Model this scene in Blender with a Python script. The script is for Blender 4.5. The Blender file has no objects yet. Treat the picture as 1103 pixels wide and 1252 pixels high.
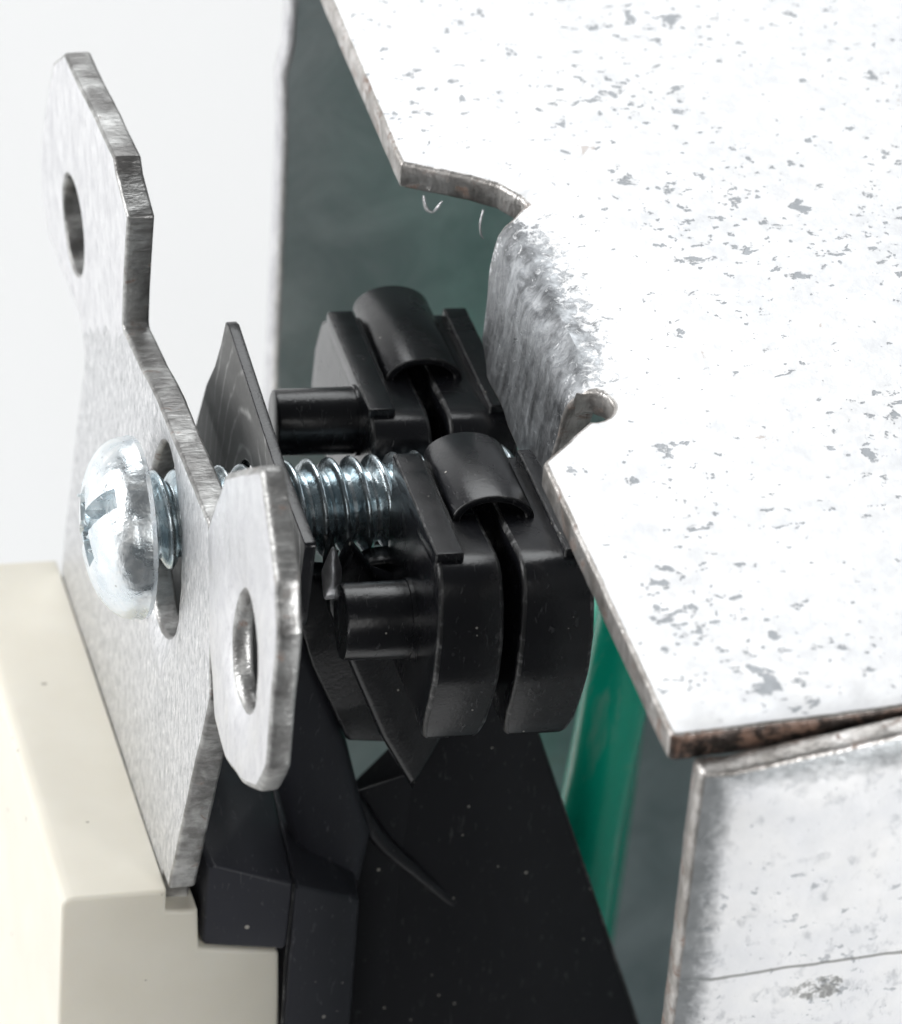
import bpy, bmesh, math, random
from mathutils import Vector, Matrix, noise
from mathutils.geometry import delaunay_2d_cdt

S = 0.001                       # everything below is written in millimetres
random.seed(7)
scene = bpy.context.scene
COL = scene.collection

# ------------------------------------------------------------------ camera
F_PX, W_PX = 5300.0, 1103.0
A, PT, RO = math.radians(17), math.radians(40), math.radians(4.2)
fwd = Vector((math.sin(A) * math.cos(PT), math.cos(A) * math.cos(PT), -math.sin(PT)))
r0 = Vector((math.cos(A), -math.sin(A), 0))
u0 = r0.cross(fwd)
rgt = r0 * math.cos(RO) + u0 * math.sin(RO)
up = u0 * math.cos(RO) - r0 * math.sin(RO)
CAM = Vector((-25.4907, -119.4065, 103.9488))
cam_d = bpy.data.cameras.new('camera')
cam = bpy.data.objects.new('camera', cam_d)
COL.objects.link(cam)
m = Matrix((rgt, up, -fwd)).transposed().to_4x4()
m.translation = CAM * S
cam.matrix_world = m
cam_d.sensor_fit = 'HORIZONTAL'
cam_d.sensor_width = 36.0
cam_d.lens = F_PX / W_PX * 36.0
cam_d.clip_start = 0.005
cam_d.clip_end = 20.0
cam_d.dof.use_dof = True
cam_d.dof.focus_distance = 0.157
cam_d.dof.aperture_fstop = 120
scene.camera = cam

# ------------------------------------------------------------------ world, lamps, exposure
w = bpy.data.worlds.new('World')
scene.world = w
w.use_nodes = True
bg = w.node_tree.nodes['Background']
bg.inputs['Color'].default_value = (0.93, 0.97, 1.0, 1)
bg.inputs['Strength'].default_value = 0.09


def softbox(name, loc, target, size, radiance, color=(1, 1, 1)):
    d = bpy.data.lights.new(name, 'AREA')
    d.shape = 'RECTANGLE'
    d.size, d.size_y = size[0] * S, size[1] * S
    d.energy = radiance * math.pi * d.size * d.size_y
    d.color = color
    o = bpy.data.objects.new(name, d)
    COL.objects.link(o)
    v = (Vector(target) - Vector(loc)).normalized()
    o.rotation_euler = v.to_track_quat('-Z', 'Y').to_euler()
    o.location = Vector(loc) * S
    return o


softbox('softbox_back', (60, 330, 330), (10, 0, 0), (300, 260), 4.0, (0.97, 0.99, 1.0))
softbox('softbox_front', (-170, -380, 270), (10, -10, 0), (190, 190), 2.7, (1.0, 0.99, 0.97))
softbox('softbox_left', (-430, 130, 190), (-40, 40, -30), (340, 320), 8.0, (1.0, 1.0, 1.0))
softbox('near_wall_fill', (66, -96, 18), (17, -24, 2), (50, 50), 13.0, (1.0, 1.0, 1.0))  # unseen lamp added close by to brighten the near box wall

scene.view_settings.view_transform = 'Standard'
scene.view_settings.look = 'None'
scene.view_settings.exposure = 0.0
scene.view_settings.gamma = 1.0
scene.view_settings.use_curve_mapping = False
scene.cycles.max_bounces = 8
scene.cycles.use_denoising = True


# ------------------------------------------------------------------ materials
class NT:
    def __init__(self, name):
        self.m = bpy.data.materials.new(name)
        self.m.use_nodes = True
        self.t = self.m.node_tree
        self.b = self.t.nodes['Principled BSDF']
        self.tc = self.t.nodes.new('ShaderNodeTexCoord')
        self.co = self.mapping((1000, 1000, 1000))

    def n(self, kind, **kw):
        nd = self.t.nodes.new(kind)
        for k, v in kw.items():
            setattr(nd, k, v)
        return nd

    def l(self, a, b):
        self.t.links.new(a, b)

    def mapping(self, sc, rot=(0, 0, 0)):
        mp = self.n('ShaderNodeMapping')
        mp.inputs['Scale'].default_value = sc
        mp.inputs['Rotation'].default_value = rot
        self.l(self.tc.outputs['Object'], mp.inputs['Vector'])
        return mp.outputs['Vector']

    def noise(self, scale, detail=3, rough=0.55, dist=0.0, co=None):
        nd = self.n('ShaderNodeTexNoise')
        nd.inputs['Scale'].default_value = scale
        nd.inputs['Detail'].default_value = detail
        nd.inputs['Roughness'].default_value = rough
        nd.inputs['Distortion'].default_value = dist
        self.l(co or self.co, nd.inputs['Vector'])
        return nd.outputs['Fac']

    def voronoi(self, scale, co=None, feature='F1', out='Distance'):
        nd = self.n('ShaderNodeTexVoronoi', feature=feature)
        nd.inputs['Scale'].default_value = scale
        self.l(co or self.co, nd.inputs['Vector'])
        return nd.outputs[out]

    def ramp(self, fac, a, b, c0=(0, 0, 0, 1), c1=(1, 1, 1, 1)):
        nd = self.n('ShaderNodeValToRGB')
        e = nd.color_ramp.elements
        e[0].position, e[1].position = a, b
        e[0].color, e[1].color = c0, c1
        self.l(fac, nd.inputs['Fac'])
        return nd.outputs['Color']

    def math(self, op, a, b=None):
        nd = self.n('ShaderNodeMath', operation=op)
        for i, v in enumerate((a, b)):
            if v is None:
                continue
            if isinstance(v, (int, float)):
                nd.inputs[i].default_value = v
            else:
                self.l(v, nd.inputs[i])
        return nd.outputs[0]

    def mix(self, fac, a, b):
        nd = self.n('ShaderNodeMix', data_type='RGBA')
        if isinstance(fac, (int, float)):
            nd.inputs['Factor'].default_value = fac
        else:
            self.l(fac, nd.inputs['Factor'])
        for k, v in (('A', a), ('B', b)):
            s = [i for i in nd.inputs if i.name == k and i.type == 'RGBA'][0]
            if isinstance(v, tuple):
                s.default_value = v if len(v) == 4 else (*v, 1)
            else:
                self.l(v, s)
        return [o for o in nd.outputs if o.type == 'RGBA'][0]

    def bump(self, h, strength, dist):
        nd = self.n('ShaderNodeBump')
        nd.inputs['Strength'].default_value = strength
        nd.inputs['Distance'].default_value = dist * S
        self.l(h, nd.inputs['Height'])
        self.l(nd.outputs['Normal'], self.b.inputs['Normal'])

    def set(self, **kw):
        for k, v in kw.items():
            s = self.b.inputs[k.replace('_', ' ')]
            if isinstance(v, (int, float)):
                s.default_value = v
            elif isinstance(v, tuple):
                s.default_value = v if len(v) == 4 else (*v, 1)
            else:
                self.l(v, s)
        return self


def zinc_sheet(name, near=False):
    """Galvanised box sheet: pale zinc with dark pits where the coating is stained, rubbed at bends, with shade painted in."""
    t = NT(name)
    co = t.mapping((830, 1000, 1000), (0, 0, 0.12))
    sep = t.n('ShaderNodeSeparateXYZ')
    t.l(t.co, sep.inputs[0])
    X, Y, Z = sep.outputs
    grain = t.noise(2.4, 5, 0.7, 0.5)
    cl = t.ramp(t.noise(0.16, 2), 0.38, 0.62)
    if not near:
        ax = t.math('DIVIDE', t.math('SUBTRACT', X, 15.2), 5.0)
        ay = t.math('DIVIDE', t.math('ADD', Y, 18.5), 5.5)
        near_c = t.math('SUBTRACT', 1.0, t.math('ADD', t.math('MULTIPLY', ax, ax), t.math('MULTIPLY', ay, ay)))
        cl = t.math('ADD', cl, t.math('MULTIPLY', t.math('MAXIMUM', near_c, 0.0), 0.7))
    s1 = t.ramp(t.math('ADD', t.noise(0.95, 4.5, 0.66, 0.35, co), t.math('MULTIPLY', cl, 0.06)), 0.665, 0.69)
    s2 = t.ramp(t.math('ADD', t.noise(2.5, 3, 0.6, 0.2, co), t.math('MULTIPLY', cl, 0.07)), 0.688, 0.72)
    pits = t.math('MAXIMUM', s1, s2)
    if near:
        cs = t.mapping((1150, 1000, 900))
        fine = t.ramp(t.noise(1.25, 4.5, 0.64, 0.3, cs), 0.56, 0.70)
        pits = t.math('MAXIMUM', t.math('MULTIPLY', pits, 0.8), t.math('MULTIPLY', fine, 0.55))
    tone = t.ramp(t.noise(0.5, 5, 0.6), 0.35, 0.7, (0.82, 0.83, 0.85, 1), (0.90, 0.90, 0.90, 1))
    col = t.mix(pits, tone, t.mix(t.noise(2.5, 2), (0.30, 0.32, 0.34), (0.46, 0.48, 0.51)))
    rs = t.ramp(t.noise(0.75, 4, 0.65, 0.4), 0.70, 0.74)
    col = t.mix(t.math('MULTIPLY', rs, 0.5), col, (0.36, 0.26, 0.20))
    if near:
        # rubbed margin, dimmer light on its rolled edge painted grey; scribed line, stamped scuff
        wob = t.math('MULTIPLY', t.math('SUBTRACT', grain, 0.5), 1.5)
        ml = t.ramp(t.math('ADD', t.math('SUBTRACT', 14.15, X), wob), 0.0, 0.8)
        mt = t.ramp(t.math('ADD', t.math('SUBTRACT', Z, 6.75), wob), 0.0, 0.8)
        wear_shade = t.math('MULTIPLY', t.math('MAXIMUM', ml, mt), 0.9)
        zl = t.math('ADD', t.math('ADD', Z, 1.95), t.math('MULTIPLY', t.math('SUBTRACT', t.noise(0.6, 2), 0.5), 0.25))
        line = t.math('MULTIPLY', t.math('LESS_THAN', t.math('ABSOLUTE', zl), 0.07), 0.8)
        dx = t.math('MULTIPLY', t.math('SUBTRACT', X, 18.0), 0.55)
        dz = t.math('ADD', Z, 3.15)
        rad = t.math('SQRT', t.math('ADD', t.math('MULTIPLY', dx, dx), t.math('MULTIPLY', dz, dz)))
        blob = t.math('MULTIPLY', t.ramp(t.math('ADD', rad, t.math('MULTIPLY', grain, 0.9)), 0.95, 1.2, (1, 1, 1, 1), (0, 0, 0, 1)), t.ramp(t.noise(4, 4, 0.7), 0.4, 0.55))
        col = t.mix(t.math('MULTIPLY', blob, 0.75), col, (0.13, 0.13, 0.12))
        col = t.mix(line, col, (0.22, 0.22, 0.21))
        wcol = t.ramp(t.noise(1.4, 4, 0.6), 0.3, 0.7, (0.32, 0.34, 0.35, 1), (0.48, 0.50, 0.51, 1))
        wm = 0.8
    else:
        # rubbed, grainy zinc around the folded tab, its dark reflection painted into the colour
        fx = t.ramp(t.math('DIVIDE', t.math('SUBTRACT', 16.5, X), 3.4), 0.0, 1.0)
        yy = t.math('DIVIDE', t.math('SUBTRACT', Y, 0.3), 6.3)
        fy = t.math('SUBTRACT', 1.0, t.math('POWER', t.math('ABSOLUTE', yy), 4.0))
        m0 = t.math('MULTIPLY', t.math('MULTIPLY', fx, t.math('MAXIMUM', fy, 0.0)), 1.25)
        wear_shade = t.ramp(t.math('ADD', m0, t.math('MULTIPLY', t.math('SUBTRACT', grain, 0.5), 2.2)), 0.36, 0.60)
        cs = t.mapping((1500, 1500, 420))
        n1 = t.noise(1.0, 5, 0.62, 0.5, cs)
        wcol = t.mix(0.3, t.ramp(n1, 0.36, 0.68, (0.07, 0.075, 0.08, 1), (0.46, 0.48, 0.50, 1)), t.ramp(grain, 0.35, 0.65, (0.16, 0.17, 0.18, 1), (0.66, 0.67, 0.69, 1)))
        wm = 0.9
    col = t.mix(wear_shade, col, wcol)
    t.set(Base_Color=col, Metallic=t.math('ADD', 0.22, t.math('MULTIPLY', wear_shade, wm - 0.22)),
          Roughness=t.ramp(t.noise(1.6, 4), 0.3, 0.7, (0.36,) * 3 + (1,), (0.50,) * 3 + (1,)))
    h = t.math('SUBTRACT', t.math('MULTIPLY', t.noise(3.5, 4), 0.5), t.math('MULTIPLY', pits, 0.6))
    if near:
        h = t.math('SUBTRACT', h, t.math('MULTIPLY', line, 1.5))
    h = t.math('ADD', h, t.math('MULTIPLY', wear_shade, t.math('MULTIPLY', grain, 0.5)))
    t.bump(h, 0.4, 0.07)
    return t.m


def zinc_rim():
    """Dull rubbed zinc, the margin along sheared edges and around bends."""
    t = NT('dull_zinc')
    n1 = t.noise(2.2, 5, 0.65)
    col = t.ramp(n1, 0.3, 0.75, (0.30, 0.32, 0.34, 1), (0.62, 0.64, 0.66, 1))
    t.set(Base_Color=col, Metallic=0.75, Roughness=0.42)
    t.bump(t.noise(6, 4), 0.45, 0.08)
    return t.m


def sheared_edge(rust=0.5, name='sheared_edge', base=(0.34, 0.32, 0.30), hi=(0.66, 0.64, 0.62), across=(1000, 1000, 300)):
    """Sheared steel: fine shear lines run across the thickness, patches of rust, rubbed bright spots."""
    t = NT(name)
    lines = t.noise(4.2, 3, 0.6, 0.15, t.mapping(across))
    big = t.noise(0.55, 4, 0.6, 0.4)
    col = t.mix(t.ramp(big, 0.40, 0.62), (*base, 1), (*hi, 1))
    col = t.mix(t.math('MULTIPLY', t.ramp(lines, 0.42, 0.7), 0.35), col, tuple(q * 0.45 for q in base))
    rm = t.ramp(t.noise(1.1, 5, 0.68, 0.5), 0.66 - 0.16 * rust, 0.74 - 0.12 * rust)
    col = t.mix(t.math('MULTIPLY', rm, 0.8), col, t.mix(t.noise(3, 3), (0.10, 0.045, 0.025), (0.24, 0.15, 0.11)))
    t.set(Base_Color=col, Metallic=t.math('SUBTRACT', 0.85, t.math('MULTIPLY', rm, 0.75)), Roughness=0.42)
    t.bump(t.math('ADD', lines, t.noise(1.8, 4, 0.6)), 0.5, 0.10)
    return t.m


def strap_zinc():
    t = NT('strap_zinc')
    co = t.mapping((1000, 1500, 700), (0.3, 0, 0))
    a = t.noise(2.6, 5, 0.7, 0.6, co)
    col = t.ramp(a, 0.32, 0.66, (0.36, 0.37, 0.38, 1), (0.78, 0.78, 0.79, 1))
    pit = t.ramp(t.noise(5.5, 3, 0.6, 0.4, co), 0.64, 0.70)
    col = t.mix(t.math('MULTIPLY', pit, 0.5), col, (0.26, 0.26, 0.26))
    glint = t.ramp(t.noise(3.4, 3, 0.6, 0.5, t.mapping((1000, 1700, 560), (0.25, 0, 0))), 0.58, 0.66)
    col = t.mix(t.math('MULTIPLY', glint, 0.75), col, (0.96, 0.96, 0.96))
    t.set(Base_Color=col, Metallic=0.82, Roughness=t.ramp(a, 0.3, 0.7, (0.50,) * 3 + (1,), (0.30,) * 3 + (1,)))
    t.bump(t.math('ADD', t.noise(5, 5, 0.7, 0.5, co), t.math('MULTIPLY', t.noise(0.7, 3), 1.5)), 0.55, 0.10)
    return t.m


def ear_zinc(name='ear_zinc', c0=(0.60, 0.60, 0.62, 1), c1=(0.80, 0.80, 0.81, 1)):
    t = NT(name)
    co = t.mapping((1000, 1300, 800), (0.3, 0, 0))
    a = t.noise(1.1, 4, 0.6, 0.3, co)
    col = t.ramp(a, 0.30, 0.70, c0, c1)
    sc = t.ramp(t.noise(5.0, 3, 0.6, 0.4, t.mapping((1000, 1800, 420), (0.5, 0, 0))), 0.60, 0.70)
    col = t.mix(t.math('MULTIPLY', sc, 0.45), col, (0.33, 0.33, 0.34))
    t.set(Base_Color=col, Metallic=0.92, Roughness=t.ramp(a, 0.3, 0.7, (0.44,) * 3 + (1,), (0.28,) * 3 + (1,)))
    t.bump(t.math('ADD', t.noise(4, 4, 0.6, 0.3, co), t.math('MULTIPLY', t.noise(0.5, 2), 2.0)), 0.4, 0.10)
    return t.m


def bright_zinc(name='bright_zinc', c0=(0.72, 0.80, 0.85, 1), c1=(0.92, 0.94, 0.94, 1), r0_=0.22, r1_=0.40):
    t = NT(name)
    a = t.noise(1.2, 3, 0.6, 0.4)
    col = t.ramp(a, 0.3, 0.7, c0, c1)
    d = t.ramp(t.noise(3.2, 3, 0.6), 0.66, 0.72)
    col = t.mix(t.math('MULTIPLY', d, 0.5), col, (0.30, 0.29, 0.28))
    t.set(Base_Color=col, Metallic=0.95, Roughness=t.ramp(a, 0.35, 0.65, (r0_,) * 3 + (1,), (r1_,) * 3 + (1,)))
    t.bump(t.math('ADD', t.noise(3.0, 4, 0.6), t.math('MULTIPLY', t.noise(0.8, 2), 2.0)), 0.35, 0.10)
    return t.m


def black_plastic(name='black_plastic', base=0.008, rough=0.26, dust=1.0, spec=0.5):
    t = NT(name)
    lf = t.noise(0.6, 3, 0.6)
    vd = t.voronoi(0.62)
    size = t.math('MULTIPLY', t.voronoi(0.62, out='Color'), 0.075)
    spk = t.math('LESS_THAN', vd, t.math('SUBTRACT', size, 0.012))
    vd2 = t.voronoi(1.3)
    size2 = t.math('MULTIPLY', t.voronoi(1.3, out='Color'), 0.165)
    spk2 = t.math('LESS_THAN', t.math('ADD', vd2, t.math('MULTIPLY', t.noise(14, 2), 0.05)), t.math('SUBTRACT', size2, 0.055))
    spk = t.math('MULTIPLY', t.math('MAXIMUM', spk, spk2), 0.9 * dust)
    film = t.math('MULTIPLY', t.ramp(t.noise(0.9, 5, 0.7, 0.6), 0.45, 0.75), 0.004 * dust)
    col = t.mix(film, (base, base * 1.04, base * 1.3), (0.35, 0.35, 0.34))
    col = t.mix(spk, col, (0.42, 0.40, 0.36))
    co = t.mapping((2500, 500, 700), (0.5, 0.3, 0.2))
    scr = t.ramp(t.noise(2.2, 2, 0.5, 1.2, co), 0.66, 0.70)
    col = t.mix(t.math('MULTIPLY', scr, 0.10 * dust), col, (0.30, 0.30, 0.30))
    ro = t.math('ADD', t.math('MULTIPLY', lf, 0.14), rough - 0.07)
    t.set(Base_Color=col, Roughness=ro, Specular_IOR_Level=spec)
    t.bump(t.math('ADD', t.noise(7, 3), t.math('ADD', t.math('MULTIPLY', t.noise(0.9, 2), 1.4), t.math('MULTIPLY', scr, -0.5))), 0.16, 0.05)
    return t.m


def worn_edge():
    """Moulding flash and rubbed corners of the black clips: pale in places."""
    t = NT('worn_black_edge')
    mk = t.ramp(t.noise(1.3, 5, 0.7, 0.5), 0.52, 0.66)
    col = t.mix(mk, (0.012, 0.012, 0.013), (0.16, 0.16, 0.16))
    t.set(Base_Color=col, Roughness=0.38)
    t.bump(t.noise(5, 4), 0.5, 0.06)
    return t.m


def pale_tip():
    t = NT('lit_tip')
    t.set(Base_Color=t.ramp(t.noise(3, 4), 0.3, 0.7, (0.66, 0.66, 0.68, 1), (0.9, 0.9, 0.92, 1)), Roughness=0.38, Metallic=0.85)  # pale metallic base stands for light catching the black plastic tip
    t.bump(t.noise(4, 3), 0.3, 0.06)
    return t.m


def ivory_plastic():
    t = NT('ivory_plastic')
    a = t.noise(0.25, 3)
    col = t.ramp(a, 0.3, 0.7, (0.74, 0.70, 0.60, 1), (0.79, 0.755, 0.66, 1))
    vd = t.voronoi(0.75, co=t.mapping((700, 1000, 1000)))
    size = t.math('MULTIPLY', t.voronoi(0.75, co=t.mapping((700, 1000, 1000)), out='Color'), 0.14)
    spk = t.math('LESS_THAN', t.math('ADD', vd, t.math('MULTIPLY', t.noise(9, 2), 0.03)), t.math('SUBTRACT', size, 0.026))
    col = t.mix(t.math('MULTIPLY', spk, 0.65), col, (0.22, 0.19, 0.15))
    t.set(Base_Color=col, Roughness=0.42, Specular_IOR_Level=0.4, Subsurface_Weight=0.12, Subsurface_Scale=0.0006)
    t.b.inputs['Subsurface Radius'].default_value = (1.0, 0.8, 0.5)
    t.bump(t.math('ADD', t.noise(6, 3), t.math('MULTIPLY', t.noise(0.5, 2), 2)), 0.08, 0.05)
    return t.m


def fibre():
    t = NT('grey_fibre')
    # faint concentric rub marks left by the turning screw
    sep = t.n('ShaderNodeSeparateXYZ')
    t.l(t.co, sep.inputs[0])
    y = t.math('ADD', sep.outputs['Y'], -0.5)
    z = t.math('ADD', t.math('MULTIPLY', sep.outputs['Z'], 0.55), 1.2)
    rad = t.math('SQRT', t.math('ADD', t.math('MULTIPLY', y, y), t.math('MULTIPLY', z, z)))
    rad = t.math('ADD', rad, t.math('MULTIPLY', t.noise(0.8, 2), 0.5))
    rings = t.ramp(t.math('PINGPONG', rad, 0.42), 0.30, 0.44)
    rings = t.math('MULTIPLY', rings, t.ramp(t.noise(1.1, 3), 0.40, 0.62))
    col = t.mix(t.math('MULTIPLY', rings, 0.8), t.mix(t.noise(4, 4), (0.10, 0.10, 0.10), (0.155, 0.155, 0.15)), (0.42, 0.42, 0.41))
    t.set(Base_Color=col, Roughness=0.5)
    t.bump(t.noise(9, 3), 0.2, 0.05)
    return t.m


def inner_zinc():
    t = NT('shaded_inner_zinc')
    a = t.noise(0.28, 5, 0.66, 0.6)
    col = t.ramp(a, 0.34, 0.68, (0.40, 0.46, 0.47, 1), (0.58, 0.63, 0.64, 1))  # sheet zinc darkened and tinted for the box's inner shade and reflections
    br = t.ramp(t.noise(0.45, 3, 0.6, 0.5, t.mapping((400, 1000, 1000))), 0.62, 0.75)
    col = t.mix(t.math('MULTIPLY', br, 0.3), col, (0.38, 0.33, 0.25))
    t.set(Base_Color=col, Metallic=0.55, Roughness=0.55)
    t.bump(t.noise(2, 4), 0.3, 0.08)
    return t.m


def green_pvc():
    t = NT('green_insulation')
    co = t.mapping((900, 900, 120))
    sm = t.ramp(t.noise(0.8, 4, 0.6, 0.3, co), 0.58, 0.72)
    col = t.mix(t.math('MULTIPLY', sm, 0.55), (0.004, 0.60, 0.39), (0.45, 0.70, 0.60))
    t.set(Base_Color=col, Roughness=0.24, Specular_IOR_Level=0.8)
    t.bump(t.noise(1.2, 3), 0.15, 0.08)
    return t.m


def paper():
    t = NT('white_paper')
    t.set(Base_Color=(0.90, 0.90, 0.90), Roughness=0.9, Specular_IOR_Level=0.1)
    return t.m


M_SHEET, M_NEAR, M_RIM = zinc_sheet('galvanised_sheet'), zinc_sheet('galvanised_side_sheet', True), zinc_rim()
M_EDGE = sheared_edge(0.75)
M_EDGE2 = sheared_edge(0.35, 'strap_edge', (0.22, 0.215, 0.21), (0.55, 0.55, 0.54), (300, 1000, 1000))
M_RUST_SHADE = sheared_edge(1.2, 'rusty_shaded_edge', (0.035, 0.028, 0.025), (0.11, 0.09, 0.08))
M_STRAP, M_EAR, M_SCREW = strap_zinc(), ear_zinc(), bright_zinc()
M_EAR_LIT = ear_zinc('lit_ear_zinc', (0.62, 0.62, 0.64, 1), (0.90, 0.90, 0.91, 1))  # paler copy of the ear zinc, strong light painted into its colour
M_THREAD = bright_zinc('blue_zinc_thread', (0.48, 0.60, 0.66, 1), (0.82, 0.88, 0.90, 1), 0.18, 0.32)
M_BLACK = black_plastic()
M_WORN, M_TIP = worn_edge(), pale_tip()
M_HOUSE = black_plastic('black_housing_plastic', 0.014, 0.42, 1.2, 0.34)
M_HOUSE_PALE = black_plastic('pale_housing_plastic', 0.034, 0.5, 1.6, 0.36)  # lighter base than the shell plastic, with more dust specks
M_IVORY, M_FIBRE, M_INNER, M_GREEN, M_PAPER = ivory_plastic(), fibre(), inner_zinc(), green_pvc(), paper()


# ------------------------------------------------------------------ mesh helpers
def finish(name, verts, faces, mats, parent=None, slots=None, smooth=38):
    me = bpy.data.meshes.new(name)
    me.from_pydata([(x * S, y * S, z * S) for x, y, z in verts], [], faces)
    for mt in (mats if isinstance(mats, (list, tuple)) else [mats]):
        me.materials.append(mt)
    if slots:
        me.polygons.foreach_set('material_index', slots)
    bm = bmesh.new()
    bm.from_mesh(me)
    bmesh.ops.recalc_face_normals(bm, faces=bm.faces)
    bm.to_mesh(me)
    bm.free()
    me.polygons.foreach_set('use_smooth', [True] * len(me.polygons))
    if smooth:
        me.set_sharp_from_angle(angle=math.radians(smooth))
    o = bpy.data.objects.new(name, me)
    COL.objects.link(o)
    if parent:
        o.parent = parent
    return o


def resample(loop, step, rnd=0.0):
    """Walk a closed polygon; corner tuples with a third value r are rounded by that radius."""
    pts = []
    n = len(loop)
    for i, p in enumerate(loop):
        P = Vector(p[:2])
        r = p[2] if len(p) > 2 else 0.0
        if r <= 0:
            pts.append(P)
            continue
        a = (Vector(loop[i - 1][:2]) - P)
        b = (Vector(loop[(i + 1) % n][:2]) - P)
        la, lb = a.length, b.length
        a.normalize(); b.normalize()
        ang = a.angle(b)
        d = min(r / math.tan(ang / 2), la * 0.49, lb * 0.49)
        p0, p1 = P + a * d, P + b * d
        k = max(3, int(math.pi - ang) * 3 + 3)
        for j in range(k + 1):
            t = j / k
            pts.append(p0 * (1 - t) ** 2 + P * 2 * t * (1 - t) + p1 * t * t)
    out = []
    n = len(pts)
    for i in range(n):
        a, b = pts[i], pts[(i + 1) % n]
        L = (b - a).length
        if L < 1e-6:
            continue
        k = max(1, int(round(L / step)))
        for j in range(k):
            out.append(a + (b - a) * j / k)
    return out


def area2(l):
    return sum(l[i - 1].x * l[i].y - l[i].x * l[i - 1].y for i in range(len(l)))


def inset(loop, d):
    """Move each vertex of a counter-clockwise loop inwards by d."""
    out = []
    n = len(loop)
    for i in range(n):
        p = loop[i]
        e0 = (p - loop[i - 1]); e1 = (loop[(i + 1) % n] - p)
        if e0.length < 1e-9 or e1.length < 1e-9:
            out.append(p.copy()); continue
        e0.normalize(); e1.normalize()
        n0, n1 = Vector((-e0.y, e0.x)), Vector((-e1.y, e1.x))
        b = n0 + n1
        if b.length < 1e-6:
            out.append(p + n0 * d); continue
        b.normalize()
        c = max(0.35, b.dot(n0))
        out.append(p + b * (d / c))
    return out


def plate(name, outer, holes, t, to3d, mats, parent=None, step=0.6, bev=0.12, grid=1.2, jit=0.0, warp=None, smooth=50, seg=2):
    """A sheet or extruded profile: outline with holes, thickness t along the third axis,
    rounded edges. mats = [face, side]. to3d maps (u, v, w) to a point; w runs 0..t."""
    loops = []
    for i, l in enumerate([outer] + list(holes)):
        r = resample(l, step)
        if (area2(r) < 0) == (i == 0):
            r.reverse()
        if jit:
            r = [p + Vector((noise.noise((p.x * 1.3, p.y * 1.3, 3.1)), noise.noise((p.x * 1.3, p.y * 1.3, 9.7)))) * jit for p in r]
        loops.append(r)
    prof = []                                    # (inset, depth) from the front face round to the back
    for k in range(seg + 1):
        a = k / seg * math.pi / 2
        prof.append((bev * (1 - math.sin(a)), bev * (1 - math.cos(a))))
    prof = prof + [(i_, t - d_) for i_, d_ in reversed(prof)]
    verts, faces, slots = [], [], []

    def put(p, wv):
        q = to3d(p.x, p.y, wv)
        if warp:
            q = warp(*q)
        verts.append(tuple(q))
        return len(verts) - 1

    nm = len(mats) if isinstance(mats, (list, tuple)) else 1
    rings = []
    for l in loops:
        rr = []
        for ins, dep in prof:
            il = inset(l, ins) if ins > 1e-6 else l
            rr.append([put(p, dep) for p in il])
        rings.append(rr)
    for rr in rings:
        for k_, (a, b) in enumerate(zip(rr[:-1], rr[1:])):
            n = len(a)
            for i in range(n):
                faces.append((a[i], a[(i + 1) % n], b[(i + 1) % n], b[i])); slots.append(2 if nm > 2 and k_ != seg else 1)
    il = [inset(l, bev) for l in loops]
    co, edges = [], []
    for l in il:
        b0 = len(co)
        co += l
        edges += [(b0 + i, b0 + (i + 1) % len(l)) for i in range(len(l))]
    nb = len(co)
    xs = [p.x for p in il[0]]; ys = [p.y for p in il[0]]
    if grid:
        x = min(xs) + grid / 2
        while x < max(xs):
            y = min(ys) + grid / 2
            while y < max(ys):
                q = Vector((x + random.uniform(-.2, .2) * grid, y + random.uniform(-.2, .2) * grid))
                if all((q - p).length > grid * 0.45 for p in co[:nb]):
                    co.append(q)
                y += grid
            x += grid
    vo, eo, fo, ov, oe, of = delaunay_2d_cdt(co, edges, [], 4 if False else 0, 1e-7)
    # keep triangles inside the outline and outside the holes
    def inside(p, l):
        c = False
        n = len(l)
        for i in range(n):
            a, b = l[i - 1], l[i]
            if (a.y > p.y) != (b.y > p.y) and p.x < (b.x - a.x) * (p.y - a.y) / (b.y - a.y) + a.x:
                c = not c
        return c
    tris = []
    for fc in fo:
        c = sum((vo[i] for i in fc), Vector((0, 0))) / len(fc)
        if inside(c, il[0]) and not any(inside(c, h) for h in il[1:]):
            tris.append(fc)
    flat = {0: [], 1: []}
    for q, rr_i in ((0, 0), (1, -1)):
        lut = {}
        bidx = [i for rr in rings for i in rr[rr_i]]
        for vi, p in enumerate(vo):
            src = [s_ for s_ in ov[vi] if s_ < nb]
            lut[vi] = bidx[src[0]] if src else None
        for fc in tris:
            ids = []
            for i in fc:
                if lut[i] is None:
                    lut[i] = put(vo[i], 0 if q == 0 else t)
                ids.append(lut[i])
            if len(set(ids)) == 3:
                faces.append(tuple(ids if q == 0 else reversed(ids))); slots.append(0)
    mt = mats if isinstance(mats, (list, tuple)) else [mats, mats]
    return finish(name, verts, faces, list(mt), parent, slots, smooth)


def ring_pts(cx, cy, ra, rb, tilt=0.0, n=28):
    c, s = math.cos(tilt), math.sin(tilt)
    return [(cx + ra * math.cos(a) * c - rb * math.sin(a) * s, cy + ra * math.cos(a) * s + rb * math.sin(a) * c)
            for a in (2 * math.pi * i / n for i in range(n))]


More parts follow.
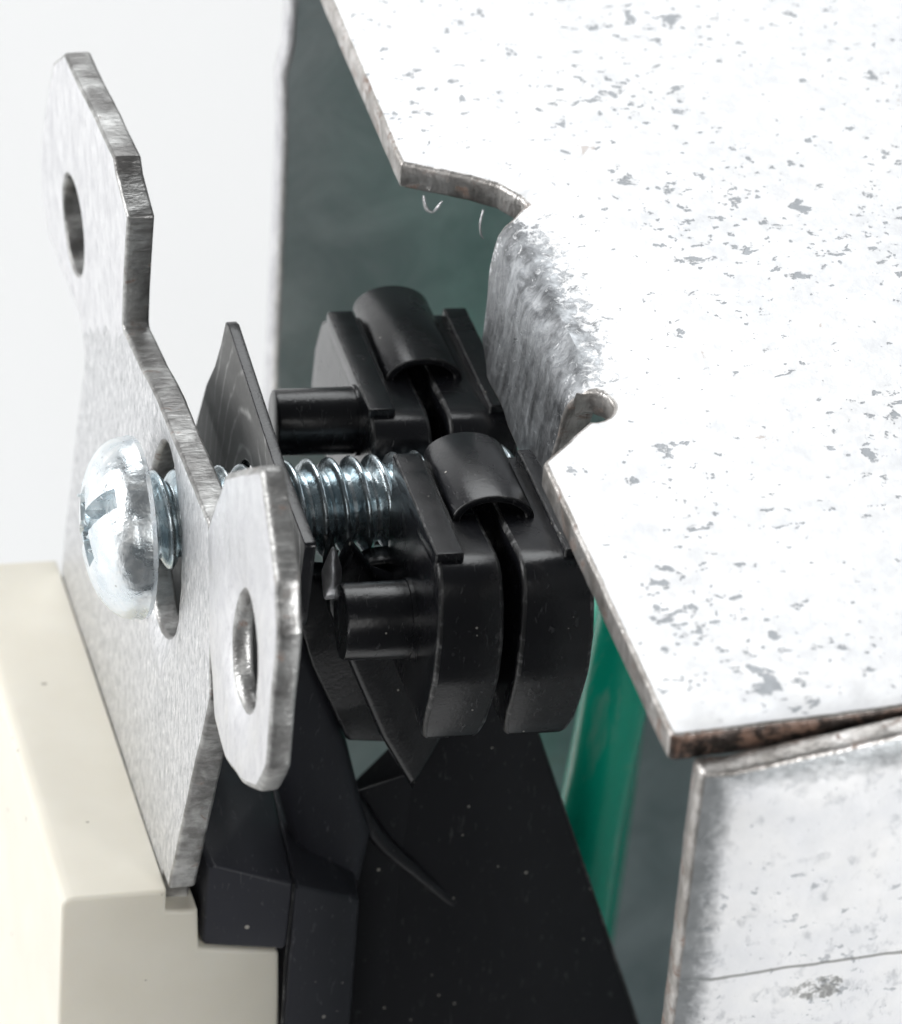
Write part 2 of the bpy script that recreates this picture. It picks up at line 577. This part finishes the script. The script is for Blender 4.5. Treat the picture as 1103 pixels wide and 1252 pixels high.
def lathe(name, prof, axis_o, mats, parent=None, n=56, smooth=40, rough=0.0):
    """Revolve (x, r) pairs about the x axis through axis_o."""
    verts, faces = [], []
    for x, r in prof:
        for i in range(n):
            a = 2 * math.pi * i / n
            rr = r * (1 + rough * noise.noise((x * 1.1, math.cos(a) * 2.2, math.sin(a) * 2.2)))
            verts.append((axis_o[0] + x, axis_o[1] + rr * math.cos(a), axis_o[2] + rr * math.sin(a)))
    for k in range(len(prof) - 1):
        for i in range(n):
            j = (i + 1) % n
            faces.append((k * n + i, k * n + j, (k + 1) * n + j, (k + 1) * n + i))
    faces.append(tuple(range(n)))
    faces.append(tuple(range((len(prof) - 1) * n, len(prof) * n)))
    return finish(name, verts, faces, mats, parent, None, smooth)


def tube(name, pts, rad, mats, parent=None, n=20, sub=8):
    """Catmull-Rom tube; rad is a number or one radius per point."""
    P = [Vector(p) for p in pts]
    rr = rad if isinstance(rad, (list, tuple)) else [rad] * len(P)
    path, rads = [], []
    for i in range(len(P) - 1):
        p0, p1, p2, p3 = P[max(i - 1, 0)], P[i], P[i + 1], P[min(i + 2, len(P) - 1)]
        for k in range(sub + (i == len(P) - 2)):
            t = k / sub
            path.append(0.5 * ((2 * p1) + (p2 - p0) * t + (2 * p0 - 5 * p1 + 4 * p2 - p3) * t * t + (3 * p1 - p0 - 3 * p2 + p3) * t ** 3))
            rads.append(rr[i] * (1 - t) + rr[i + 1] * t)
    verts, faces = [], []
    nrm = None
    for i, p in enumerate(path):
        d = (path[min(i + 1, len(path) - 1)] - path[max(i - 1, 0)]).normalized()
        if nrm is None:
            nrm = d.orthogonal().normalized()
        nrm = (nrm - d * nrm.dot(d)).normalized()
        b = d.cross(nrm)
        for k in range(n):
            a = 2 * math.pi * k / n
            verts.append(tuple(p + (nrm * math.cos(a) + b * math.sin(a)) * rads[i]))
    for i in range(len(path) - 1):
        for k in range(n):
            j = (k + 1) % n
            faces.append((i * n + k, i * n + j, (i + 1) * n + j, (i + 1) * n + k))
    faces.append(tuple(range(n)))
    faces.append(tuple(range((len(path) - 1) * n, len(path) * n)))
    return finish(name, verts, faces, mats, parent, None, 50)


def hull(name, pts, mats, parent=None, bev=0.25, seg=3, soft=None):
    """Convex solid through the given corners, edges rounded."""
    bm = bmesh.new()
    for p in pts:
        bm.verts.new(Vector(p) * S)
    r = bmesh.ops.convex_hull(bm, input=bm.verts)
    junk = list(set([e for e in r['geom_interior'] + r['geom_unused'] if isinstance(e, bmesh.types.BMVert)]))
    if junk:
        bmesh.ops.delete(bm, geom=junk, context='VERTS')
    bmesh.ops.dissolve_limit(bm, angle_limit=math.radians(1.0), verts=bm.verts, edges=bm.edges)
    if soft:                                     # (test, radius): a larger radius on some edges first
        ed = [e for e in bm.edges if all(soft[0](v.co / S) for v in e.verts)]
        bmesh.ops.bevel(bm, geom=ed, offset=soft[1] * S, segments=6, profile=0.5, affect='EDGES', clamp_overlap=True)
    elif bev:
        bmesh.ops.bevel(bm, geom=list(bm.edges), offset=bev * S, segments=seg, profile=0.5, affect='EDGES', clamp_overlap=True)
    bmesh.ops.recalc_face_normals(bm, faces=bm.faces)
    me = bpy.data.meshes.new(name)
    bm.to_mesh(me)
    bm.free()
    me.materials.append(mats)
    me.polygons.foreach_set('use_smooth', [True] * len(me.polygons))
    me.set_sharp_from_angle(angle=math.radians(32))
    o = bpy.data.objects.new(name, me)
    COL.objects.link(o)
    if parent:
        o.parent = parent
    return o


def split_off(o, name, test, parent):
    """Move the faces whose centre passes the test into an object of their own."""
    new = o.copy()
    new.data = o.data.copy()
    new.name = new.data.name = name
    COL.objects.link(new)
    new.parent = parent
    for ob, keep in ((o, False), (new, True)):
        bm = bmesh.new()
        bm.from_mesh(ob.data)
        bmesh.ops.delete(bm, geom=[f for f in bm.faces if test(f.calc_center_median() / S) != keep], context='FACES')
        bm.to_mesh(ob.data)
        bm.free()
    return new


def carve(o, cutters):
    """Boolean-subtract the cutters from o, bake the result and drop the cutters."""
    for c in cutters:
        md = o.modifiers.new('cut', 'BOOLEAN')
        md.object = c
        md.operation = 'DIFFERENCE'
        md.solver = 'EXACT'
    dg = bpy.context.evaluated_depsgraph_get()
    me = bpy.data.meshes.new_from_object(o.evaluated_get(dg))
    o.modifiers.clear()
    old = o.data
    o.data = me
    me.polygons.foreach_set('use_smooth', [True] * len(me.polygons))
    me.set_sharp_from_angle(angle=math.radians(35))
    bpy.data.meshes.remove(old)
    for c in cutters:
        d = c.data
        bpy.data.objects.remove(c)
        bpy.data.meshes.remove(d)


def thing(name, label, cat, loc=(0, 0, 0), rot=(0, 0, 0), group=None):
    o = bpy.data.objects.new(name, None)
    o.empty_display_size = 0.005
    COL.objects.link(o)
    o.location = Vector(loc) * S
    o.rotation_euler = rot
    o['label'], o['category'] = label, cat
    if group:
        o['group'] = group
    return o


YZ = lambda x0: (lambda u, v, w_: (x0 + w_, u, v))            # outline in (y, z), thickness along +x
XY = lambda z0: (lambda u, v, w_: (u, v, z0 - w_))            # outline in (x, y), thickness downwards
XZ = lambda y0: (lambda u, v, w_: (u, y0 + w_, v))            # outline in (x, z), thickness along +y

# ------------------------------------------------------------------ white paper sweep
pv, pf = [], []
prof = [(-60, -78)] + [(y, -78) for y in (0, 100, 200, 300, 380)] + \
       [(380 + 120 * math.sin(a), -78 + 120 * (1 - math.cos(a))) for a in (math.radians(q) for q in range(10, 91, 10))] + [(500, 300), (500, 480)]
for y, z in prof:
    for x in (-700, -350, 0, 350, 700):
        pv.append((x, y, z))
for i in range(len(prof) - 1):
    for k in range(4):
        pf.append((i * 5 + k, i * 5 + k + 1, (i + 1) * 5 + k + 1, (i + 1) * 5 + k))
bk = finish('backdrop', pv, pf, M_PAPER, None, None, 60)
bk['kind'] = 'structure'

# ------------------------------------------------------------------ galvanised outlet box
box = thing('outlet_box', 'galvanised steel outlet box with speckled zinc walls and rusty sheared edges', 'outlet box')
ZT, TB = 8.5, 1.15
XB, RB = 14.95, 1.3          # bend line and radius of the mounting tab


def tab_bend(x, y, z):
    """Fold the tongue between the two reliefs down at the bend line."""
    zz = z
    if -4.9 < y < 6.6 and x < XB:
        s = XB - x
        d = ZT - z                       # depth below the outer face
        a = min(s / RB, math.radians(84))
        rest = max(0.0, s - RB * math.radians(84))
        ro = RB - d
        X = XB - ro * math.sin(a) - rest * math.cos(a)
        Z = ZT - RB + ro * math.cos(a) - rest * math.sin(a)
        X += 0.10 * noise.noise((y * .8, s * .8, 1.0)) * min(1, s)
        return X, y, Z
    # the sheet sags a little towards the tab
    fx = max(0.0, 1 - (x - XB) / 3.0) if x >= XB else 0.0
    fy = max(0.0, 1 - ((y - 0.4) / 6.6) ** 2)
    zz -= 0.30 * fx * fx * fy
    zz += 0.10 * noise.noise((x * .12, y * .12, 0.3))
    return x, y, zz


hole = [(14.12 + 0.82 * math.cos(a), -5.78 + 0.86 * math.sin(a)) for a in (math.radians(q) for q in range(112, -126, -17))]
end_outline = [(10.75, 27.2), (10.85, 18.0), (10.95, 9.6, .15), (13.3, 8.25), (14.2, 7.55, .7), (14.85, 6.6, .5), (15.0, 6.2),
               (14.3, 5.7), (12.0, 5.6), (9.0, 5.0), (8.2, 3.6), (8.2, -3.0), (9.0, -4.0), (12.6, -4.5), (13.5, -4.72)] + hole + \
              [(11.62, -8.55, .25), (11.8, -16), (11.98, -22.95, .35), (17.0, -22.98), (24.0, -22.9), (52, -22.9), (52, 27.2)]
end_wall = plate('end_wall', end_outline, [], TB, XY(ZT), [M_SHEET, M_EDGE], box, step=0.5, bev=0.16, grid=1.1, jit=0.03, warp=tab_bend, smooth=55)

end_wall.data.materials.append(M_RUST_SHADE)  # near edge: rust, darkened in colour for the shade of the gap
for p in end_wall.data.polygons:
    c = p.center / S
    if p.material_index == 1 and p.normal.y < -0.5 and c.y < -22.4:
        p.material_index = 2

far_outline = [(10.72, 8.0), (10.62, 2.0), (10.35, 0.6, .4), (10.5, -2.5, .4), (10.45, -14), (10.4, -68), (52, -68), (52, 8.0)]
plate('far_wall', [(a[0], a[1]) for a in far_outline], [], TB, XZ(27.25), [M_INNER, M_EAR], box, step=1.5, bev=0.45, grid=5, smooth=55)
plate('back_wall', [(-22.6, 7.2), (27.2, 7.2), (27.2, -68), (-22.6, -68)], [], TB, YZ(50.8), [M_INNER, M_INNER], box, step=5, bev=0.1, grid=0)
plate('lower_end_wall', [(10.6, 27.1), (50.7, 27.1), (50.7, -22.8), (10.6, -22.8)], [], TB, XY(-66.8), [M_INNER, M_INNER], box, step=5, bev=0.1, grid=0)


def near_warp(x, y, z):
    # edges of the wall are rolled back a touch; the centre bows outwards
    e = max(0.0, 1 - (x - 12.8) / 1.3)
    tt = max(0.0, 1 - (8.0 - z) / 1.1)
    return x, y + 0.30 * e * e + 0.06 * tt * tt + 0.05 * noise.noise((x * .2, z * .2, 2.0)), z


side_top = [(12.82, -1.0), (12.8, 7.62, .3), (16.0, 7.98), (19.6, 8.36), (52, 8.8), (52, -68), (12.9, -68), (12.9, -30)]
nw = plate('near_wall', side_top, [], 0.9, XZ(-24.15), [M_NEAR, M_EDGE], box, step=0.8, bev=0.16, grid=2.0, jit=0.03, warp=near_warp, smooth=55)

# curled metal burrs hanging from the sheared notch
tube('burr', [(11.75, 8.95, 7.35), (11.8, 8.7, 6.95), (12.0, 8.5, 6.85), (12.25, 8.6, 7.0), (12.4, 8.6, 7.25)], [.05, .08, .05, .07, .03], M_EAR, end_wall, n=8, sub=4)
tube('burr', [(13.75, 7.6, 7.4), (13.6, 7.4, 6.9), (13.62, 7.25, 6.5), (13.75, 7.2, 6.3)], [.05, .05, .045, .02], M_EAR, end_wall, n=8, sub=4)

# ------------------------------------------------------------------ green wire inside the box
wire = tube('green_wire', [(17.6, -2.0, -50), (18.6, 2.5, -33), (19.55, 5.0, -26.0), (20.3, 5.2, -15.8), (22.0, 8.5, -10.5), (23.4, 14, -12.5),
                           (25.0, 19.0, -19), (26.5, 22.0, -34), (26, 22, -55)], 1.42, M_GREEN, n=28, sub=8)
wire['label'], wire['category'] = 'green insulated ground wire standing inside the steel box behind the black clips', 'wire'

# ------------------------------------------------------------------ wiring device: strap, ivory front, black rear
DEV = (math.radians(-8), math.radians(3), 0)
dev = thing('wiring_device', 'ivory fronted wiring device with zinc mounting strap and black rear housing', 'wiring device', rot=DEV)
TS = 1.05
strap_outline = [(8.25, 3.95, .25), (3.0, 4.4), (-6.9, 4.6), (-7.5, 2.9), (-8.45, -1.9, .3), (-3.75, -13.2), (-3.55, -13.85, .15), (-2.5, -13.9), (-2.5, -16.5), (19.0, -16.5),
                 (18.4, -12.5, .6), (15.2, -1.2, .8), (16.3, .1, .6), (22.2, .5, .6), (23.6, 1.9, .8), (23.2, 4.1, .8), (20.3, 9.3, .4), (18.1, 10.8, .5), (9.3, 10.75, .1), (8.9, 10.15, .1),
                 (7.1, 9.3, .2), (7.35, 8.3, .25)]
ear_hole = ring_pts(17.0, 3.75, 1.9, 2.0, -0.12, 28)


def off_ear(y, z):
    """Distance beyond the score line where the far ear meets the strap."""
    return (y - 8.25) * 0.47 + (z - 3.6) * 0.88


slot = ring_pts(0.5, -0.75, 3.0, 3.95, 0.12, 36)


def strap_warp(x, y, z):
    # the stamped slot has a rolled-in lip
    dy, dz = (y - .5) / 3.0, (z + .75) / 3.95
    rr = math.sqrt(dy * dy + dz * dz)
    lip = max(0.0, 1 - (rr - 1) / 0.28)
    e = max(0.0, off_ear(y, z)) if y > 6.5 else 0.0
    x -= 0.055 * e
    return x + 0.26 * lip * lip * (1 if x < 0.5 else 0.2) + 0.06 * noise.noise((y * .25, z * .25, 0)), y, z


strap = plate('mounting_strap', strap_outline, [slot, ear_hole], TS, YZ(0.0), [M_STRAP, M_EDGE2], dev, step=0.4, bev=0.14, grid=0.8, jit=0.05, warp=strap_warp, smooth=55, seg=3)

fe = split_off(strap, 'breakaway_ear', lambda q: q.y > 6.5 and off_ear(q.y, q.z) > 0, strap)
fe.data.materials[0] = M_EAR_LIT

near_ear = [(-7.05, 4.5), (-9.25, 8.05, .5), (-14.2, 11.3, .6), (-17.0, 8.5, .35), (-17.65, 6.9, .4), (-17.2, 1.1, .5), (-16.1, -.5, .5), (-13.9, -1.75, .7), (-11.5, -2.4, .8), (-9.5, -2.0, .6), (-8.15, .5, .3), (-7.6, 2.9)]


def near_ear_warp(x, y, z):
    d = math.hypot((y + 12.9) / 1.75, (z - 3.1) / 2.3)
    lip = max(0.0, 1 - (d - 1) / 0.5)
    return x - 0.12 + 0.22 * lip * lip * (1 if x < .3 else 0) + 0.05 * noise.noise((y * .4, z * .4, 8)), y, z


plate('breakaway_ear', near_ear, [ring_pts(-12.9, 3.1, 1.65, 2.15, 0.15, 26)], 0.86, YZ(0.0), [M_EAR, M_EDGE2], strap, step=0.35, bev=0.24, grid=0.8, jit=0.05, warp=near_ear_warp, smooth=60, seg=3)

# ivory front
ivory_profile = [(-4.1, -60), (-4.1, -13.95, .5), (-0.05, -14.05, .08), (-0.05, -15.05), (1.2, -15.15, .12), (1.32, -17.0), (4.5, -17.55, .3), (4.85, -24), (4.85, -60)]
plate('ivory_cover', ivory_profile, [], 22.9, XZ(-3.4), [M_IVORY, M_IVORY], dev, step=0.7, bev=0.2, grid=1.6, smooth=60, seg=5,
      warp=lambda x, y, z: (x, y, z + ((y + 3.4) * 0.024 if z > -20 else 0)))

# black rear housing
rear = hull('rear_housing', [(1.55, -3.2, -13.1), (4.85, -3.6, -14.2), (1.45, -3.2, -17.0), (4.75, -3.6, -17.35),
                             (1.9, 2.2, -13.0), (5.4, 2.4, -13.9), (1.7, 18, -13.2), (6.5, 18, -15), (1.7, 18, -16.6), (6.5, 18, -16.6)], M_HOUSE_PALE, dev, bev=0.2, seg=3)
hull('side_block', [(4.88, -3.62, -14.22), (7.7, -3.0, -15.75), (5.42, 2.35, -13.95), (8.6, 2.6, -16.2), (8.9, 18, -17), (6.5, 18, -15.3),
                    (4.8, -3.62, -60), (7.7, -3.0, -60), (8.9, 18, -60), (6.4, 18, -60)], M_HOUSE_PALE, rear, bev=0.16, seg=3)
hull('shell_step', [(8.1, 0.04, -12.75), (11.5, 0.04, -11.8), (7.6, 0.04, -60), (11.5, .04, -60), (8.6, 9, -22), (11.5, 9, -22), (8.6, 9, -60), (11.5, 9, -60)], M_HOUSE, dev, bev=0.12, seg=2)
hull('rear_shell', [(10.5, 0.0, -9.4), (14.6, 0.0, -8.6), (21.1, 0.0, -26.4), (28, 0, -46), (10.0, 0, -24), (8.1, 0, -60), (28, 0, -60),
                    (9, 15, -27), (16, 15, -27), (22, 15, -34), (28, 15, -48), (9, 15, -60), (28, 15, -60)], M_HOUSE, dev, bev=0.15, seg=2)
tube('moulding_flash', [(4.86, -3.6, -14.15), (4.8, -3.63, -16.0), (4.72, -3.61, -18.0), (4.74, -3.63, -20.5), (4.7, -3.62, -26)], [.03, .045, .03, .05, .03], M_WORN, rear, n=8, sub=6)
tube('moulding_flash', [(14.62, -0.01, -8.7), (16.6, -0.01, -14.1), (18.85, -0.01, -20.25), (21.1, -0.01, -26.4), (25, -.01, -37.4)], [.02, .02, .045, .05, .05], M_WORN, dev, n=8, sub=6)
# curved gusset that rises behind the near ear, and the fillet it leaves on the shell
gus = plate('gusset', [(4.0, -1.2), (5.6, -4.0, .3), (6.6, -7.2), (7.5, -10.1), (8.15, -12.6), (8.7, -14.3), (8.3, -17.2), (6.0, -16.2), (4.6, -11.0)], [], 1.9, XZ(-1.1), [M_HOUSE_PALE, M_HOUSE_PALE], dev, step=0.4, bev=0.8, grid=0.9, seg=4, smooth=60)
tube('fillet', [(7.3, -0.2, -11.8), (8.1, -0.2, -13.2), (9.3, -0.1, -15.2), (10.9, 0.05, -17.0), (12.6, 0.2, -18.9), (13.6, 0.5, -20.2)], [.3, .36, .34, .28, .2, .06], M_HOUSE, dev, n=16, sub=6)

# ------------------------------------------------------------------ mounting screw
scr = thing('mounting_screw', 'zinc plated round head screw passing through the strap slot', 'screw', rot=DEV)
YS, ZS = 0.0, 0.45
hp = [(-0.85, 1.7), (-0.85, 3.15), (-0.92, 3.36), (-1.10, 3.42), (-1.28, 3.36)]
for k in range(1, 15):
    a = k / 14 * math.radians(84)
    hp.append((-1.28 - 1.72 * math.sin(a) ** 0.92, 3.36 * math.cos(a) ** 0.86 + 0.02))
ZH = 0.2
head = lathe('head', hp, (0, YS, ZH), M_SCREW, scr, n=72, smooth=45, rough=0.012)
cx = hull('c1', [(-4.2, YS - .45, ZS - 4), (-4.2, YS + .45, ZS - 4), (-4.2, YS - .45, ZS + 4), (-4.2, YS + .45, ZS + 4),
                 (-2.2, YS - .40, ZS - 4), (-2.2, YS + .40, ZS - 4), (-2.2, YS - .40, ZS + 4), (-2.2, YS + .40, ZS + 4)], M_SCREW, None, 0)
cy = hull('c2', [(-4.2, YS - 2.0, ZS - .62), (-4.2, YS + 2.0, ZS - .62), (-4.2, YS - 2.0, ZS + .62), (-4.2, YS + 2.0, ZS + .62),
                 (-1.6, YS - .9, ZS - .4), (-1.6, YS + .9, ZS - .4), (-1.6, YS - .9, ZS + .4), (-1.6, YS + .9, ZS + .4)], M_SCREW, None, 0)
for c in (cx, cy):
    for v in c.data.vertices:
        q = Vector((v.co.x, v.co.y - YS * S, v.co.z - ZS * S))
        q.rotate(Matrix.Rotation(math.radians(38), 3, 'X'))
        v.co = q + Vector((0, YS * S, ZS * S))
    c.rotation_euler = DEV
bpy.context.view_layer.update()
carve(head, [cx, cy])
# chewed metal raised around the drive recess
for k, (a, rr, s_) in enumerate(((60, 1.5, .26), (20, 1.75, .2), (-45, 1.6, .28), (-70, 1.9, .2), (150, 1.5, .2), (115, 1.9, .16))):
    a = math.radians(a)
    c = Vector((-2.8 + .12 * rr, YS + rr * math.cos(a), ZS + rr * math.sin(a)))
    pts = [c + Vector((random.uniform(-1, 1) * .8, random.uniform(-1, 1), random.uniform(-1, 1))) * s_ for _ in range(12)]
    hull('burr', pts, M_SCREW, head, bev=0.03, seg=1)

for yy, zz, s_ in ((1.3, 1.1, .24), (1.75, .45, .22), (.9, .75, .2), (.1, .45, .26), (-.4, .0, .22), (-.8, -.4, .26), (-1.5, -.2, .2), (.5, -.5, .2)):
    c = Vector((-2.86 + 0.10 * (yy * yy + zz * zz) ** .5, YS + yy, ZH + zz))
    pts = [c + Vector((random.uniform(-1, .8) * 1.1, random.uniform(-1, 1), random.uniform(-1, 1))) * s_ for _ in range(10)]
    hull('burr', pts, M_THREAD, head, bev=0.02, seg=1)

# thread: one continuous helical ridge
PITCH, NT_, X0, X1 = 0.83, 32, -0.86, 13.5
tp = [(0.0, 1.42), (0.09, 1.42), (0.28, 1.70), (0.40, 1.82), (0.50, 1.86), (0.60, 1.82), (0.72, 1.70), (0.91, 1.42)]
turns = int((X1 - X0) / PITCH) + 1
tv, tf = [], []
K = len(tp)
for i in range(turns * NT_ + 1):
    a = 2 * math.pi * i / NT_
    for s_, rr in tp:
        q = 1 + 0.006 * noise.noise((i * .15, s_ * 5, 0))
        tv.append((X0 + PITCH * (i / NT_ + s_ - 1), YS + rr * q * math.cos(a), ZS + rr * q * math.sin(a)))
NTOT = turns * NT_ + 1
for i in range(NTOT - 1):
    for k in range(K - 1):
        tf.append((i * K + k, (i + 1) * K + k, (i + 1) * K + k + 1, i * K + k + 1))
    if i + NT_ + 1 < NTOT:
        tf.append((i * K + K - 1, (i + 1) * K + K - 1, (i + 1 + NT_) * K, (i + NT_) * K))
finish('thread', tv, tf, M_THREAD, scr, None, 60)
lathe('shank', [(X0, 1.36), (X1, 1.3)], (0, YS, ZS), M_THREAD, scr, n=32)

# ------------------------------------------------------------------ fibre washer held on the screw
wsh = plate('fibre_washer', [(5.05, 5.75, .1), (4.55, 5.9), (-3.0, 4.55), (-8.2, 4.15, .2), (-7.6, 0.5), (-3.0, -5.2), (2.5, -11.8), (12.5, -12.3), (13.2, -9.5), (10.4, -4.2), (8.9, -.8), (7.6, 1.6), (6.4, 3.1), (5.6, 4.5)],
            [ring_pts(YS, ZS, 1.98, 1.98, 0, 24)], 0.42, YZ(3.2), [M_FIBRE, M_BLACK], None, step=0.5, bev=0.05, grid=0, smooth=40)
wsh.rotation_euler = DEV
wsh['label'], wsh['category'] = 'thin dark grey fibre washer standing behind the strap on the screw', 'washer'

# ------------------------------------------------------------------ two black plastic clips astride the screw
CM = Matrix(((0.9979, -0.0141, 0.0635), (-0.0003, 0.975, 0.2221), (-0.065, -0.2217, 0.9729)))
CROT = (CM @ Matrix.Rotation(math.radians(-4), 3, 'Z'))


def make_clip(label, org, far, arch0, arch1, depth, pin, fin=None, wid=5.5, s0=2.25, s1=2.98):
    """Local frame: x across, y away from the camera side, z up; the near end of the top is y = 0."""
    t = thing('plastic_clip', label, 'clip', org, CROT.to_euler(), 'black plastic clips on the screw')
    if far > 9:      # rounded far end
        back = [(far - 0.2, -.3), (far + 1.1, -1.0), (far + 2.2, -2.6), (far + 2.6, -4.4), (far + 1.6, -depth)]
    else:
        back = [(far, -.4), (far, -depth)]
    nearp = [(1.6, -depth - .1), (.75, -depth, .45), (.35, -depth + .8), (-.2, -depth + 2.0), (-.75, -depth * .58), (-.98, -3.0), (-.92, -1.9), (-.72, -1.05), (-.42, -.58), (0.0, -.34), (.6, -.27), (1.4, -.3), (2.6, -.38)]
    prof_ = [(a[0], a[1], *(a[2:])) for a in back] + nearp
    def round_foot(xa, xb, rr_=0.75):
        """Round off the lower corners of a block that spans xa..xb."""
        def f(x, y, z):
            q = min(1.0, max(0.0, (rr_ - (z + depth)) / rr_))
            k = 1 - math.sqrt(max(0.0, 1 - q * q))
            c = (xa * 0.62 + xb * 0.38)
            h = (xb - xa)
            return c + (x - c) * (1 - 0.30 * k) + 0.16 * math.sin(math.pi * min(1, max(0, -z / depth))) * ((x - xa) / h), y, z
        return f
    plate('side_block', prof_, [], s0, YZ(0.0), [M_BLACK, M_BLACK, M_WORN], t, warp=round_foot(0, s0), step=0.45, bev=0.16, grid=0.9, jit=0.02, smooth=48, seg=3)
    plate('side_block', prof_, [], wid - s1, YZ(s1), [M_BLACK, M_BLACK, M_WORN], t, warp=round_foot(s1, wid), step=0.45, bev=0.16, grid=0.9, jit=0.02, smooth=48, seg=3)
    core = [(p[0], p[1]) for p in back] + [(arch0 + .6, -depth + .4), (arch0 + .3, -depth * .5), (arch0 + .2, -1.8), (arch0 + .9, -.9)]
    plate('core', core, [], s1 - s0 + .3, YZ(s0 - .15), [M_BLACK, M_BLACK, M_WORN], t, step=0.6, bev=0.05, grid=0)
    # raised rails along both sides
    rail = [(0.02, .0, .06), (far - .1, .0, .2), (far, -.35), (far - .3, -.8), (1.0, -.8), (0.1, -.72)]
    plate('rail', rail, [], 1.02, YZ(-0.03), [M_BLACK, M_BLACK, M_WORN], t, step=0.4, bev=0.07, grid=0, jit=0.035, smooth=48)
    plate('rail', rail, [], 0.92, YZ(wid - .89), [M_BLACK, M_BLACK, M_WORN], t, step=0.4, bev=0.07, grid=0, jit=0.035, smooth=48)
    # hollow half-round arch between the rails
    cxm, ro, ri = (s0 + s1) / 2 + .12, 1.52, 1.2
    arc = [(cxm + ro * math.cos(a), -.45 + .64 * ro * math.sin(a)) for a in (math.pi * i / 20 for i in range(21))] + \
          [(cxm - ri * math.cos(a), -.45 + .58 * ri * math.sin(a)) for a in (math.pi * i / 16 for i in range(17))]
    plate('arch', arc, [], arch1 - arch0, XZ(arch0), [M_BLACK, M_BLACK, M_WORN], t, step=0.3, bev=0.06, grid=0, smooth=40)
    # peg on the left flank
    py, pz, pr, pl = pin
    pp = [(0.1, pr * 1.06), (-.14, pr * 1.05), (-.16, pr), (-pl + .12, pr * .985), (-pl + .03, pr * .955), (-pl, pr * .9), (-pl, 0.02)]
    lathe('peg', pp, (0, py, pz), M_BLACK, t, n=40, smooth=35, rough=0.008)
    if fin:
        fin(t)
    return t


Q1 = Vector((8.34, -2.0, 3.82))
Q2 = Vector((8.37, 2.0, 0.78))
o1 = Q1 + CM @ Vector((-0.7, -7.6, 0))
o2 = Q2 + CM @ Vector((-0.05, 0.45, 1.62))


def low_fin(t):
    inv = CROT.transposed()
    pts = [(5.42, 2.15), (5.16, 0.9), (5.19, 0.3), (5.32, -1.3), (6.39, -4.52), (7.65, -8.08), (9.05, -11.1), (10.3, -8.0), (10.4, -4.3), (9.9, -1.2), (8.3, -.6), (7.1, .1), (6.15, 1.7), (5.75, .7)]

    def f(u, v, w_):
        p = inv @ (Vector((u, -4.2 + w_, v)) - o1)
        return p.x, p.y, p.z
    back = [(4.3, -.6), (4.5, -2.6), (5.2, -5.4), (6.75, -9.5, .2), (9.4, -10.1), (10.6, -4.4), (10.6, -.6), (7.4, -0.6), (6.2, -1.2)]

    def g(u, v, w_):
        p = inv @ (Vector((u, -2.6 + w_, v)) - o1)
        return p.x, p.y, p.z
    plate('back_flange', back, [], 1.0, g, [M_BLACK, M_BLACK], t, step=0.5, bev=0.15, grid=0)
    tip = [(5.3, -4.5, 2.6), (4.9, -4.3, 0.95), (5.75, -4.3, 0.95), (5.0, -4.9, 0.2), (5.6, -4.9, 0.2), (5.3, -5.0, 0.8), (5.05, -4.4, -0.5), (5.6, -4.4, -0.5)]
    sp = hull('spur', [tuple(inv @ (Vector(q) - o1)) for q in tip], M_TIP, t, bev=0.12, seg=3)
    sp['label'] = 'pointed tip below the thread, painted pale for its gleam'
    plate('hooked_fin', pts, [], 0.9, f, [M_BLACK, M_BLACK], t, step=0.4, bev=0.28, grid=0.8, seg=3, smooth=60)


make_clip('lower black plastic clip nearest the camera with tall slotted front and peg', o1, 8.2, 3.3, 8.6, 7.9, (3.72, -4.55, 1.43, 2.55), low_fin)
make_clip('upper black plastic clip behind the screw with pale lit flank and peg', o2, 9.2, 3.3, 10.2, 6.2, (2.5, -1.62, 1.3, 3.2))
